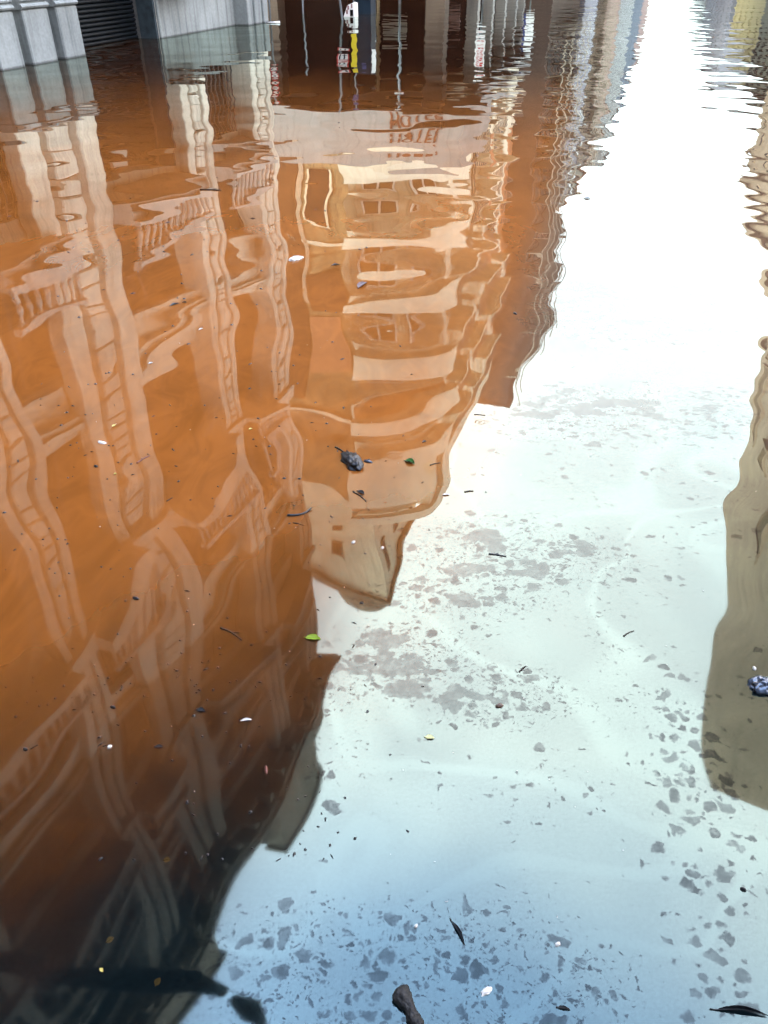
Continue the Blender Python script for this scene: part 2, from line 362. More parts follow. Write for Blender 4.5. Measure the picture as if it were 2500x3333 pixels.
    L(oil.outputs['Result'], gl.inputs['Color']); L(NRM, gl.inputs['Normal'])
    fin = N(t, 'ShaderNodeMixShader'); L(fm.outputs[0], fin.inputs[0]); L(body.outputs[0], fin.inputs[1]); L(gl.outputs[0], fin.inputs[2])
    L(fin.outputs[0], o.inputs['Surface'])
    return m
WOFF = (21, 2, 0)
WAVE = (0.020, 0.0085, 0.0011)
FILM_IOR = 1.76
MUD = (0.175, 0.058, 0.0115)
M['water'] = water_material()
tag(MB().add([(-700,-8,0),(700,-8,0),(700,900,0),(-700,900,0)], [(0,1,2,3)]).build('flood_water', M['water']), 'muddy brown flood water filling the street', None, kind='structure')
# drowned ground: roadway under deep water, rising to a shallow pavement where the camera stands
M['asphalt'] = plaster('wet_asphalt', (0.016, 0.019, 0.02), 0.3, rough=0.9, streak=0, spec=0.1, scale=4)
gv = []; gf = []
ys = [-8, 0.2, 0.7, 1.2, 1.8, 2.6, 3.6, 5, 900]; zs = [-0.08, -0.09, -0.14, -0.22, -0.36, -0.55, -0.75, -0.95, -0.95]
for y, z in zip(ys, zs): gv += [(-700, y, z), (700, y, z)]
for i in range(len(ys)-1): gf.append((2*i, 2*i+1, 2*i+3, 2*i+2))
tag(MB().add(gv, gf, True).build('drowned_street_ground', M['asphalt']), 'dark asphalt lying under the flood water', None, kind='structure')

# ================================================================== the corner building on the left (in view, and in most of the reflection)
def corner_building():
    U0 = 14.0
    R = thing('corner_building', 'grey stone corner building with paired pilasters and a dark roller shutter standing in the flood', 'building', UV(U0, -10.4, 0), ROT)
    X = lambda u: u - U0
    piers = [(-5.0,-3.2), (-0.6,1.0), (4.2,5.8), (8.9,10.1), (12.1,14.0), (17.3,18.5), (20.96,22.2)]
    bays = [(piers[i][1], piers[i+1][0]) for i in range(len(piers)-1)]
    # storeys: opening bottom, opening top (or springing), arched, balcony
    st = [(3.05, 5.5, False, True), (6.9, 9.3, True, False), (10.75, 13.7, False, True), (15.2, 17.7, False, False), (18.65, 20.6, True, True), (22.9, 24.4, False, False)]
    bands = [(2.72, 3.05), (6.0, 6.4), (10.35, 10.75), (14.25, 14.6), (18.3, 18.65), (22.0, 22.4)]
    TOP = 25.0
    # walls behind the pilasters and round the openings
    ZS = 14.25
    wl = MB(); wu = MB()
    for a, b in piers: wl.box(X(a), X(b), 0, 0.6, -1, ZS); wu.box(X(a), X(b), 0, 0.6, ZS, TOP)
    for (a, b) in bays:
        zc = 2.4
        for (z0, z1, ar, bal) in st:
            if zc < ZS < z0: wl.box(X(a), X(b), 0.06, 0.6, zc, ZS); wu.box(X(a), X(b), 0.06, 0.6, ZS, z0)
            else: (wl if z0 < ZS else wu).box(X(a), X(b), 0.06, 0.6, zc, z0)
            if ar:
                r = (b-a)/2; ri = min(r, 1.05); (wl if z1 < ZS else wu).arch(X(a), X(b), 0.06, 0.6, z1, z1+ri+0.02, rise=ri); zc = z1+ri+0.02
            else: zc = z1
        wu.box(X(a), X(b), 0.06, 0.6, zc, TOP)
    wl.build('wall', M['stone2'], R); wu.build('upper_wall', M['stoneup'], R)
    # the block behind: side wall to the cross street, dark rooms, roof
    MB().box(X(-5.0), X(22.2)-0.004, 0.602, 14, -1, TOP).build('inner_block', M['void'], R)
    sw = MB().box(X(22.2), X(22.5), 0.05, 14, -1, TOP); sw.build('side_wall', M['stone2'], R)
    # plinths and dado walls at water level
    for a, b in piers[:-3]: MB().box(X(a), X(b), -0.3, -0.002, -1, 0.92).build('plinth', M['stone'], R)
    p2 = MB()
    p2.cbox(X(17.3)+0.004, X(20.92), -0.06, -0.002, -1, 0.80, 0.015); p2.build('dado', M['stone'], R)
    MB().cbox(X(10.1)+0.003, X(12.1)-0.003, -0.02, 0.4, -1, 0.80, 0.015).build('dado', M['stone'], R)
    MB().box(X(18.5)+0.003, X(20.95), 0.0, 0.4, -1, 0.79).build('dado', M['stone'], R)
    def torus(x0, x1, y, z, name='moulding'):
        mm = MB(); prof = [(0.0, 0.0), (-0.035, 0.012), (-0.05, 0.04), (-0.035, 0.072), (0.0, 0.085), (0.0, 0.10), (-0.03, 0.115), (-0.035, 0.14), (0.02, 0.17)]
        V = []; 
        for x in (x0, x1): V += [(x, y+py, z+pz) for py, pz in prof] + [(x, y+0.3, z+prof[-1][1]), (x, y+0.3, z)]
        n = len(prof)+2
        mm.add(V, [tuple(range(n)), tuple(reversed(range(n, 2*n)))] + [(i, (i+1)%n, n+(i+1)%n, n+i) for i in range(n)])
        mm.build(name, M['stone'], R)
    # pilasters: two smooth outer shafts, a channelled middle of separate blocks
    blk = {}
    for pi_, (a, b) in enumerate(piers):
        wd = b - a
        if wd > 1.7: segs = [(a-0.42, a+0.18), (a+0.42, b-0.78), (b-0.56, b)]
        elif wd > 1.3: segs = [(a, a+0.4), (a+0.55, b-0.55), (b-0.4, b)]
        else: segs = [(a, a+0.32), (a+0.45, b-0.40), (b-0.28, b)]
        if pi_ == 4: segs = [(11.72, 12.30), (12.52, 13.18), (13.40, 14.0)]
        for k, (s0, s1) in enumerate(segs):
            if pi_ in (4, 6) or pi_ < 4:
                if pi_ in (4, 6): MB().cbox(X(s0), X(s1), -0.42, -0.002, -1, 0.775, 0.02).build('pilaster_base', M['stone'], R)
                if pi_ == 4: torus(X(s0)-0.02, X(s1)+0.02, -0.40, 0.78)
            z0 = 0.952 if pi_ == 4 else 0.78 if pi_ == 6 else 0.925
            if pi_ == 5: z0 = 0.81
            if k != 1:
                for q, (za, zb) in enumerate([(z0, 10.35), (10.75, 14.25), (14.25, 18.3), (18.65, TOP)]):
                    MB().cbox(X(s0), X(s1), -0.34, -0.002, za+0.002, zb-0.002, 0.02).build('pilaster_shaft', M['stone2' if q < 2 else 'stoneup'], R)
            else:
                key = round(s1-s0, 3)
                if key not in blk: blk[key] = [MB().cbox(-key/2, key/2, -0.34, -0.002, 0.02, 0.455, 0.03).mesh('stone_block', M[q_]) for q_ in ('stone2', 'stoneup')]
                z = z0
                while z < TOP - 0.5:
                    zz = z + 0.475
                    if not any(z < bb[1] and zz > bb[0] for bb in bands[2:5:2]):
                        place('stone_block', blk[key][z > ZS], R, (X((s0+s1)/2), 0.012*random.uniform(-1, 1), z))
                    z = zz
    # storey bands
    for i, (z0, z1) in enumerate(bands):
        deep = i in (0, 2, 4)
        if i in (2, 4):
            MB().box(X(-5.1), X(22.35), -0.46, 0.05, z0, z1).build('string_course', M['stone2' if i == 2 else 'stoneup'], R)
        for (a, b) in bays:
            e = 0.004
            if i in (2, 4): MB().box(X(a)+0.05, X(b)-0.05, -0.95, -0.462, z0+0.06, z1-0.03).build('balcony_slab', M['stone2' if i == 2 else 'stoneup'], R)
            elif i == 0:
                MB().box(X(a)+e, X(b)-e, -0.75, 0.055, z0, z0+0.13).box(X(a)+e, X(b)-e, -0.85, 0.055, z0+0.13, z1).build('balcony_slab', M['railpaint'], R)
            else:
                MB().box(X(a)+e, X(b)-e, -0.16, 0.055, z0, z0+0.2).box(X(a)+e, X(b)-e, -0.26, 0.055, z0+0.2, z1).build('string_course', M['stone2' if i < 2 else 'stoneup'], R)
    # balustrades
    def bal_mesh(mt): return MB().box(-0.05, 0.05, -0.04, 0.04, 0, 0.06).lathe([(0.03,0.06),(0.058,0.2),(0.05,0.32),(0.03,0.48),(0.042,0.6)], n=8).box(-0.05,0.05,-0.04,0.04,0.6,0.66).mesh('baluster', M[mt])
    bms = {0: bal_mesh('railpaint'), 4: bal_mesh('stoneup')}; bms[2] = bms[0]
    for (a, b) in bays:
        for i in (0, 2, 4):
            zt = bands[i][1]; y = -0.72 if i == 0 else -0.82
            MB().box(X(a)+0.02, X(b)-0.02, y-0.09, y+0.09, zt+0.66, zt+0.82).build('handrail', M['railpaint' if i < 4 else 'stoneup'], R)
            n = max(5, int((b-a)/0.24))
            for k in range(n): place('baluster', bms[i], R, (X(a + (k+0.5)*(b-a)/n), y, zt))
    # windows: frame, mullions, dark shutters
    wm = {}
    for (a, b) in bays:
        for (z0, z1, ar, bal) in st:
            w_, h_ = b-a-0.004, (z1-z0) + (min((b-a)/2, 1.05) if ar else 0)
            key = (round(w_, 2), round(h_, 2))
            if key not in wm:
                pane = MB().box(-w_/2, w_/2, 0.44, 0.50, 0, h_).mesh('window', M['darkwood'])
                fr = MB()
                for x in (-w_/2+0.05, 0, w_/2-0.05): fr.box(x-0.05, x+0.05, 0.38, 0.437, 0, h_)
                for z in (0.06, h_*0.62): fr.box(-w_/2+0.1, -0.05, 0.385, 0.437, z-0.05, z+0.05); fr.box(0.05, w_/2-0.1, 0.385, 0.437, z-0.05, z+0.05)
                wm[key] = (pane, fr.mesh('window_frame', M['brown']))
            pn = place('window', wm[key][0], R, (X((a+b)/2), 0, z0)); place('window_frame', wm[key][1], pn)
    # ground openings: roller shutters of separate slats; barred windows over the dado
    for (a, b) in bays:
        if (a, b) in ((18.5, 20.96), (10.1, 12.1)):
            g0 = 0.80
            pn = MB().box(X(a)+.004, X(b)-.004, 0.42, 0.5, g0, 2.4).build('window', M['darkwood'], R)
            nb = 11
            bar = MB().box(-0.014, 0.014, 0.16, 0.19, g0, 2.399).mesh('window_bar', M['iron'])
            for k in range(nb): place('window_bar', bar, pn, (X(a + (k+0.5)*(b-a)/nb), 0, 0))
            for z in (1.25, 1.75, 2.2): MB().box(X(a)+.004, X(b)-.004, 0.192, 0.21, z-0.015, z+0.015).build('cross_bar', M['iron'], pn)
        else:
            sh = MB().box(X(a), X(b), 0.52, 0.58, -1, 2.45).build('roller_shutter', M['void'], R)
            wv = b - a - 0.16; prof = []
            for k in range(7):
                s_ = k/6; prof.append((-0.035*sin(pi*s_)**0.7 if 0 < s_ < 1 else 0.0, 0.006 + 0.072*s_))
            V = []
            for x in (-wv/2, wv/2): V += [(x, 0.50+py, pz) for py, pz in prof]
            n = len(prof); Fc = [(i, i+1, n+i+1, n+i) for i in range(n-1)] + [(0, n, 2*n-1, n-1), tuple(reversed(range(n))), tuple(range(n, 2*n))]
            slat = MB().add(V, Fc).mesh('slat', M['shutter'])
            for k in range(34): place('slat', slat, sh, (X((a+b)/2), random.uniform(-0.003, 0.003), -0.25 + k*0.0785))
            MB().box(X(a)+.003, X(a)+0.075, 0.40, 0.515, -1, 2.39).build('guide_rail', M['iron'], sh)
            MB().box(X(b)-0.075, X(b)-.003, 0.40, 0.515, -1, 2.39).build('guide_rail', M['iron'], sh)
    MB().box(X(17.22), X(17.298), 0.002, 0.398, -1, 2.395).build('shaded_jamb_lining', M['jamb_shade'], R)  # added lining: the shade of the reveal is put into its dark colour
    MB().box(X(15.2), X(15.75), 0.30, 0.38, 1.95, 2.3).build('notice_plate', M['white'], R)
    # crowning cornice, brackets and parapet
    MB().box(X(-5.3), X(22.5), -0.5, 0.3, TOP, TOP+0.35).build('frieze', M['stoneup'], R)
    MB().box(X(-5.6), X(22.9), -1.0, 0.25, TOP+0.35, TOP+0.6).box(X(-5.7), X(23.0), -1.12, 0.2, TOP+0.6, TOP+0.85).build('cornice', M['stoneup'], R)
    brk = MB().box(-0.12, 0.12, -0.9, -0.502, 0, 0.345).mesh('bracket', M['stoneup'])
    for k in range(26): place('bracket', brk, R, (X(-4.6 + k*1.06), 0, TOP+0.002))
    MB().box(X(-5.2), X(22.3), -0.45, 0.1, TOP+0.852, TOP+1.5).build('parapet', M['stoneup'], R)
    MB().lathe([(2.0,TOP+1.502),(2.05,TOP+3.0),(2.2,TOP+3.1),(2.2,TOP+3.4),(1.9,TOP+4.4),(1.2,TOP+5.4),(0.3,TOP+6.0)], X(21.2), 1.6, 20).build('corner_turret', M['stoneup'], R)
    for a, b, h in ((15.4, 19.4, 2.6), (7.4, 10.6, 1.3)):
        MB().box(X(a), X(b), -1.1, -0.455, TOP+0.852, TOP+0.85+h).box(X(a)-0.15, X(b)+0.15, -1.22, -0.455, TOP+0.852+h, TOP+1.1+h).build('attic_block', M['stoneup'], R)
    for (a, b), h in zip(((14.2, 17.1), (5.9, 8.8)), (2.2, 1.4)):
        MB().add([(X(a),-0.5,TOP+1.502),(X(b),-0.5,TOP+1.502),((X(a)+X(b))/2,-0.5,TOP+1.5+h),(X(a),-0.1,TOP+1.502),(X(b),-0.1,TOP+1.502),((X(a)+X(b))/2,-0.1,TOP+1.5+h)],
                 [(0,1,2),(3,5,4),(0,3,4,1),(1,4,5,2),(2,5,3,0)]).build('pediment', M['stoneup'], R)
    return R
corner_building()

# ================================================================== the hotel across the side street (seen mirrored)
def arc_path(u0, v0, uc, vc, r, uend, n=14):
    """front wall (facing the camera) - rounded corner - street wall; in hotel-local coordinates (x=u,y=-v) with outward normals"""
    P = [(u0, -v0, -1, 0)]
    for k in range(n+1):
        a = pi/2*k/n                      # from facing -u to facing +v
        P.append((uc - r*cos(a), -(vc + r*sin(a)), -cos(a), -sin(a)))
    P.append((uend, -(vc + r), 0, -1)); return P

def hotel():
    U0, V0 = 36.0, -8.8
    R = thing('hotel_building', 'cream hotel with rounded corner and stacked curved balconies, mirrored in the water', 'building', UV(U0, V0, 0), ROT)
    # local x = u-36, local y = -(v+8.8)
    loc = lambda P: [(x-U0, y+V0, nx, ny) for x, y, nx, ny in P]
    wallp = loc(arc_path(36, -12.95, 40, -12.8, 4.0, 60))
    inner = [(x - nx*0.9 if 0 < i < len(wallp)-1 else x, y - ny*0.9 if 0 < i < len(wallp)-1 else y, nx, ny) for i, (x, y, nx, ny) in enumerate(wallp)]
    TOPZ = 26.6
    poly = [(x, y) for x, y, _, _ in inner] + [(24.0, 7.7), ]
    MB().prism([(x, y) for x, y, _, _ in inner] + [(24.0, 14.0), (6.0, 14.0), (6.0, 4.16)], 4.3, TOPZ-0.6).build('wall', M['creamdk'], R)
    MB().strip(wallp, -0.6, 0.25, TOPZ-0.62, TOPZ+0.5).build('parapet', M['cream'], R)
    levels = [6.1 + 3.25*k for k in range(6)]
    cur = wallp[1:-1]
    street = [wallp[-2], wallp[-1]]
    front = [wallp[0], wallp[1]]
    for z in levels:
        # solid band of wall at floor level runs round the whole front; the storey above it sits back behind balconies
        MB().strip(wallp, -0.55, 0.02, z-0.55, z+0.05).build('floor_band', M['cream'], R)
        MB().strip(cur, 0.0, 1.0, z-0.02, z+0.16).build('balcony_slab', M['creamdk'], R)
        MB().strip(cur, 0.86, 1.0, z+0.162, z+1.35).build('balcony_parapet', M['cream'], R)
        for xa, xb in ((5.0, 9.2), (10.6, 14.8), (16.2, 20.4)):
            sl = MB().box(xa, xb, -1.05, -0.021, z-0.05, z+0.12).build('balcony_slab', M['creamdk'], R)
            rl = MB().box(xa, xb, -1.05, -1.0, z+0.95, z+1.02)
            rl.build('balcony_rail', M['iron'], R)
            bar = MB().box(-0.02, 0.02, -1.045, -1.005, z+0.122, z+0.948).mesh('rail_bar', M['iron'])
            for k in range(9): place('rail_bar', bar, R, (xa + 0.15 + k*(xb-xa-0.3)/8, 0, 0))
    # wall piers between the recessed bays and the windows
    pier = MB().box(-0.55, 0.55, -0.02, 0.9, 4.3, TOPZ-0.62).mesh('pier', M['cream'])
    for x in (4.4, 9.9, 15.5, 21.6): place('pier', pier, R, (x, 0.02, 0))
    MB().box(22.2, 24.0, 0.0, 0.9, 4.3, TOPZ-.62).build('pier', M['cream'], R)
    wmesh = MB().box(-0.8, 0.8, -0.03, 0.03, 0, 2.15).mesh('window', M['shade'])
    fmesh = MB().box(-0.9, -0.8, -0.06, 0.03, 0, 2.25).box(0.8, 0.9, -0.06, 0.03, 0, 2.25).box(-0.06, 0.06, -0.05, -0.031, 0, 2.15).box(-0.8, 0.8, -0.06, 0.03, 2.15, 2.25).mesh('window_frame', M['white'])
    def win(x, y, z, rz):
        o = place('window', wmesh, R, (x, y, z), rz); place('window_frame', fmesh, o)
    for z in levels:
        for a in (0.25, 0.75):
            an = a*pi/2; x = 4 - 3.12*cos(an); y = 4.0 - 3.12*sin(an) ; win(x - 0.0, y, z+0.2, -(pi/2 - an))
        for x in (6.0, 8.2, 11.6, 13.8, 17.2, 19.4): win(x, 0.88, z+0.2, 0)
    # rain pipes and painted terracotta panels
    for x in (9.55, 10.25): MB().tube([(x, -0.06, 4.6), (x, -0.06, TOPZ-0.7)], 0.06, 8).build('rain_pipe', M['olive'], R)
    MB().box(22.25, 23.95, -0.03, -0.002, 9, 18).build('terracotta_panel', M['terra'], R)
    for k, z in enumerate(levels[1:4]): MB().box(15.0, 16.0, -0.045, -0.003, z-1.2, z+0.9).build('terracotta_panel', M['terra'], R)
    MB().strip(loc(arc_path(36, -14.0, 40, -12.8, 4.0, 46))[1:-1], 0.022, 0.05, levels[4]-0.5, levels[4]-0.05).build('terracotta_band', M['terra'], R)
    # ground floor: dark arcade under a deep marquee, with columns
    MB().box(6.5, 24, 1.6, 13.9, -1, 4.298).build('arcade_back_wall', M['void'], R)
    MB().box(-1.2, 5.0, -1.6, 9.5, 4.2, 6.0).build('marquee', M['fascia'], R)
    MB().box(5.0, 24.0, -0.9, 0.0, 4.2, 4.9).build('street_canopy', M['fascia'], R)
    col = MB().box(-0.28, 0.28, -0.28, 0.28, -1, 4.199).mesh('column', M['fascia'])
    for x, y in ((8.5, 0.2), (12.5, 0.2), (16.5, 0.2), (20.5, 0.2), (23.6, 0.2)): place('column', col, R, (x, y, 0))
    dcol = MB().box(-0.4, 0.4, -0.4, 0.4, -1, 4.199).mesh('column', M['brown'])
    for x, y in ((1.0, 0.2), (1.0, 7.6), (1.0, 11.5)): place('column', dcol, R, (x, y, 0))
    for x, y0, y1, z0, z1, mt in ((9.0, 4.6, 5.4, 1.0, 1.6, 'redp'), (6.4, 3.0, 4.2, 1.3, 2.0, 'white'), (6.4, 6.2, 6.7, 1.7, 2.4, 'peach'), (6.4, 0.4, 1.4, 0.8, 1.5, 'rose')):
        MB().box(6.3, 6.38, y0, y1, z0, z1).build('shop_panel', M[mt], R)
    # rooftop rooms
    MB().box(3, 12, 4, 12, TOPZ-0.58, TOPZ+3.2).build('rooftop_room', M['creamdk'], R)
    MB().box(14, 17, 3, 6, TOPZ-0.58, TOPZ+2.2).build('rooftop_room', M['olive'], R)
    return R
hotel()
# its lettering: red letters on the marquee edge, each one a part
def hotel_sign():
    R = thing('hotel_sign', 'red capital letters HOTEL on the pale marquee edge', 'sign', UV(36-1.2-0.03, -10.5, 4.38), -A17)
    x = 0.0
    for ch in 'HOTEL':
        cu = bpy.data.curves.new('letter', 'FONT'); cu.body = ch; cu.size = 1.75; cu.extrude = 0.02; cu.offset = 0.022; cu.resolution_u = 4
        tmp = bpy.data.objects.new('letter_tmp', cu); C.objects.link(tmp)
        bpy.context.view_layer.update()
        me = bpy.data.meshes.new_from_object(tmp.evaluated_get(bpy.context.evaluated_depsgraph_get()))
        wd = tmp.dimensions.x
        bpy.data.objects.remove(tmp); me.name = 'letter'; me.materials.clear(); me.materials.append(M['red'])
        o = place('letter', me, R, (x, 0, 0)); o.rotation_euler = (pi/2, 0, 0); o.scale = (0.42, 1, 1)
        x += wd*0.42 + 0.09
    return R
hotel_sign()

# the stained building beside the hotel on the side street, and the taller block behind both
def simple_building(name, label, u0, u1, v0, v1, h, mat, side=None, street_v=None, floors=None, nwin=4, winmat='darkwood', trim='fascia', front=True, street=True, balc=None, w=0.9, hh=1.4, roof=True, facing=1, z_first=3.2, nfront=None, sidemat=None, z0=-1):
    """box building with a row of windows per storey on the camera-facing end and on the street side; facing=1: street lies towards +v"""
    R = thing(name, label, 'building', UV(u0, v1 if facing > 0 else v0, 0), ROT)
    Lx = u1-u0; Ly = v1-v0; s = 1 if facing > 0 else -1      # local y: facing>0 -> 0 (street side) .. Ly; facing<0 -> 0 (street side) .. -Ly
    y0, y1 = (0, Ly) if facing > 0 else (-Ly, 0)
    MB().box(0.3 if sidemat else 0, Lx, y0, y1, z0, h).build('wall', M[mat], R)
    if z0 > 0: MB().box(1.2, Lx-0.1, y0+0.1, y1-0.1, -1, z0-0.003).build('ground_floor', M['void'], R)
    if sidemat: MB().box(0, 0.298, y0, y1, -1, h).build('end_wall', M[sidemat], R)
    if roof:
        MB().box(-0.25, Lx+0.2, y0-0.3, y1+0.3, h, h+0.35).build('cornice', M[trim], R)
        MB().box(0.5, Lx-0.5, y0+0.5, y1-0.5, h+0.351, h+0.9).build('roof', M['roofdk'], R)
    if floors is None: floors = int((h-z_first)/3.2)
    wm = MB().box(-w/2, w/2, -0.05, 0.02, 0, hh).mesh('window', M[winmat])
    fm = MB().box(-w/2-0.1, -w/2, -0.08, 0.02, 0, hh).box(w/2, w/2+0.1, -0.08, 0.02, 0, hh).box(-w/2-0.1, w/2+0.1, -0.08, 0.02, hh, hh+0.1).box(-w/2-0.15, w/2+0.15, -0.14, 0.02, -0.1, 0).mesh('window_frame', M[trim])
    def win(x, y, z, rz):
        o = place('window', wm, R, (x, y, z), rz); place('window_frame', fm, o)
    step = (h - z_first - 0.6)/max(1, floors)
    for f in range(floors):
        z = z_first + f*step + 0.9
        if street:
            for k in range(nwin): win((k+0.5)*Lx/nwin, -0.001*s, z, 0 if facing > 0 else pi)
        if front:
            nf = nfront or max(1, int(Ly/3))
            for k in range(nf): win(-0.001, y0 + (k+0.5)*Ly/nf, z, -pi/2)
        if balc:
            zb = z - 0.7
            MB().box(0.2, Lx-0.2, -1.2*s if s > 0 else 0.002, -0.002 if s > 0 else 1.2, zb-0.12, zb).build('balcony_slab', M[balc], R)
            for zz in (0.5, 1.0): MB().box(0.2, Lx-0.2, -1.2, -1.15, zb+zz-0.06, zb+zz).build('balcony_rail', M[balc], R)
            post = MB().box(-0.06, 0.06, -1.21, -1.14, zb+0.002, zb+step-0.122).mesh('balcony_post', M[balc])
            for k in range(5): place('balcony_post', post, R, (0.3 + k*(Lx-0.6)/4, 0, 0))
    return R

R = simple_building('stained_building', 'stained ochre building with peeling end wall beside the rounded hotel, mirrored', 36.3, 41.5, -26, -12.98, 19.5, 'ochre', nwin=3, front=False, street=False, trim='creamdk', z0=4.4)
for y0_, y1_, z0_, z1_, mt in ((2.5, 3.7, 5.5, 18.5, 'brickred'), (2.2, 2.45, 6, 13, 'peach'), (0.2, 2.2, 11.5, 14.2, 'brickred'), (0.4, 2.4, 15, 17, 'terra'), (0.1, 3.2, 5.0, 5.3, 'creamdk'), (0.1, 3.2, 10.2, 10.6, 'creamdk')):
    MB().box(-0.06, -0.003, y0_, y1_, z0_, z1_).build('wall_panel', M[mt], R)
wmt = MB().box(-0.05, -0.004, -0.5, 0.5, 0, 1.5).mesh('window', M['darkwood']); fmt = MB().box(-0.08, -0.052, -0.6, -0.5, 0, 1.5).box(-0.08, -0.052, 0.5, 0.6, 0, 1.5).box(-0.08, -0.052, -0.6, 0.6, 1.5, 1.6).mesh('window_frame', M['creamdk'])
for y_, z_ in ((1.4, 7.5), (7.0, 7.5), (9.5, 7.5), (7.0, 11), (9.5, 11), (7, 15), (9.5, 15)):
    o = place('window', wmt, R, (0, y_, z_)); place('window_frame', fmt, o)
R = simple_building('rear_tower_block', 'tall weathered tan block with a rooftop turret rising behind the rounded hotel, mirrored', 42, 54, -26, -13.2, 38.3, 'creamdk', nwin=3, nfront=2, street=True, trim='olive', z_first=24)
MB().lathe([(2.3,39.2),(2.35,40.0),(2.1,41.0),(1.5,41.8),(0.6,42.3)], 3.0, 2.6, 20).build('turret', M['olive'], R)
# ------------------------------------------------------------------ the row further up the left side
simple_building('brown_tower_block', 'tall dark brown tower with cream balcony grid on its street side', 60.3, 80, -20, -7.0, 31.0, 'brown', nwin=5, front=False, trim='brown', balc='gridcream', w=2.2, hh=2.0)
simple_building('lavender_building', 'lavender building with white window trim between brown tower and brown block', 80.3, 96, -18, -6.6, 17.0, 'lavender', nwin=5, nfront=1, trim='white')
simple_building('peach_apartment_block', 'tall peach apartment block rising behind the lavender building', 83, 104, -20, -9.2, 27.5, 'peach', nwin=5, nfront=3, trim='peach', z_first=16, w=1.4, hh=1.8)
simple_building('brown_shop_block', 'dark brown block beyond the lavender building', 96.3, 112, -18, -6.6, 19.5, 'brown', nwin=5, front=False, trim='peach', w=0.9, balc='gridcream')
simple_building('salmon_building', 'salmon pink building with rows of small dark windows', 112.3, 150, -20, -6.8, 21.5, 'pink', nwin=9, front=False, trim='peach', w=1.2)
simple_building('olive_building', 'olive tan block with plain walls behind the salmon pink building', 120, 148, -24, -9.5, 29.5, 'olive', nwin=5, nfront=2, trim='terra', z_first=20)
simple_building('grey_striped_building', 'mid grey building with pale string courses far up the street', 150.3, 215, -20, -6.8, 28.0, 'grey', nwin=9, front=False, trim='white', w=2.2)
simple_building('blue_grey_building', 'dark blue grey block near the end of the street', 215.5, 300, -22, -6.8, 29.0, 'bluegrey', nwin=8, front=False, trim='bluegrey')
simple_building('dusty_rose_building', 'dusty rose building closing the far left of the street', 301, 420, -24, -6.8, 31.0, 'rose', nwin=9, front=False, trim='pink')
# ------------------------------------------------------------------ the right side
def right_building():
    # its street wall is not quite parallel to the left side
    a = Vector((UV(17.4, 5.75).x, UV(17.4, 5.75).y, 0)); b = Vector((UV(33, 6.85).x, UV(33, 6.85).y, 0))
    dr = (b-a).normalized(); ang = math.atan2(dr.y, dr.x); Lx = (b-a).length
    R = thing('taupe_building', 'dull taupe building along the right side of the street, mirrored at the edge', 'building', a, ang)
    MB().box(0, Lx, -16, 0, -1, 19.2).build('wall', M['taupe'], R)
    MB().box(0, Lx, -16, 0, 19.2, 19.9).build('parapet', M['taupe'], R)
    MB().box(0.5, Lx-0.5, -15.5, -0.5, 19.901, 20.5).build('roof', M['roofdk'], R)
    wm = MB().box(-0.55, 0.55, -0.02, 0.05, 0, 1.8).mesh('window', M['ochre'])
    fm = MB().box(-0.68, -0.55, -0.02, 0.09, 0, 1.8).box(0.55, 0.68, -0.02, 0.09, 0, 1.8).box(-0.75, 0.75, -0.02, 0.15, -0.14, 0).box(-0.68, 0.68, -0.02, 0.09, 1.8, 1.95).mesh('window_frame', M['taupe'])
    for f in range(4):
        for k in range(3):
            o = place('window', wm, R, (5 + k*4.2, 0.001, 2.6 + f*3.3)); place('window_frame', fm, o)
    return R
right_building()
simple_building('tan_building', 'lower tan brown block up the street from the taupe building on the right, mirrored', 33.4, 60, 7.2, 20, 10.2, 'taupe', nwin=5, facing=-1, trim='taupe', front=False)
simple_building('low_brown_building', 'low brown building between the tan block and the yellow building, mirrored', 60.3, 75.6, 7.3, 20, 6.6, 'olive', nwin=4, facing=-1, trim='brown', front=False)
simple_building('yellow_building', 'pale yellow building far up the right side of the street', 76, 116, 8.0, 20, 6.6, 'yellow', nwin=6, facing=-1, trim='yellow', nfront=2, winmat='darkwood')
simple_building('slate_blue_building', 'slate blue building beyond the yellow one on the right', 117, 190, 7.6, 20, 11.5, 'lavender', nwin=8, facing=-1, trim='grey', front=False)
simple_building('pale_end_block', 'pale grey block closing the view at the far right', 191, 320, 7.6, 24, 13, 'grey', nwin=8, facing=-1, trim='white', front=False)

# unseen building added behind the camera to shade the near water
simple_building('shade_building', 'plain grey building added unseen behind the viewpoint to shade the near water', -16, -1.5, -14, 16, 21, 'grey', nwin=4, front=False, street=False, trim='stone2')

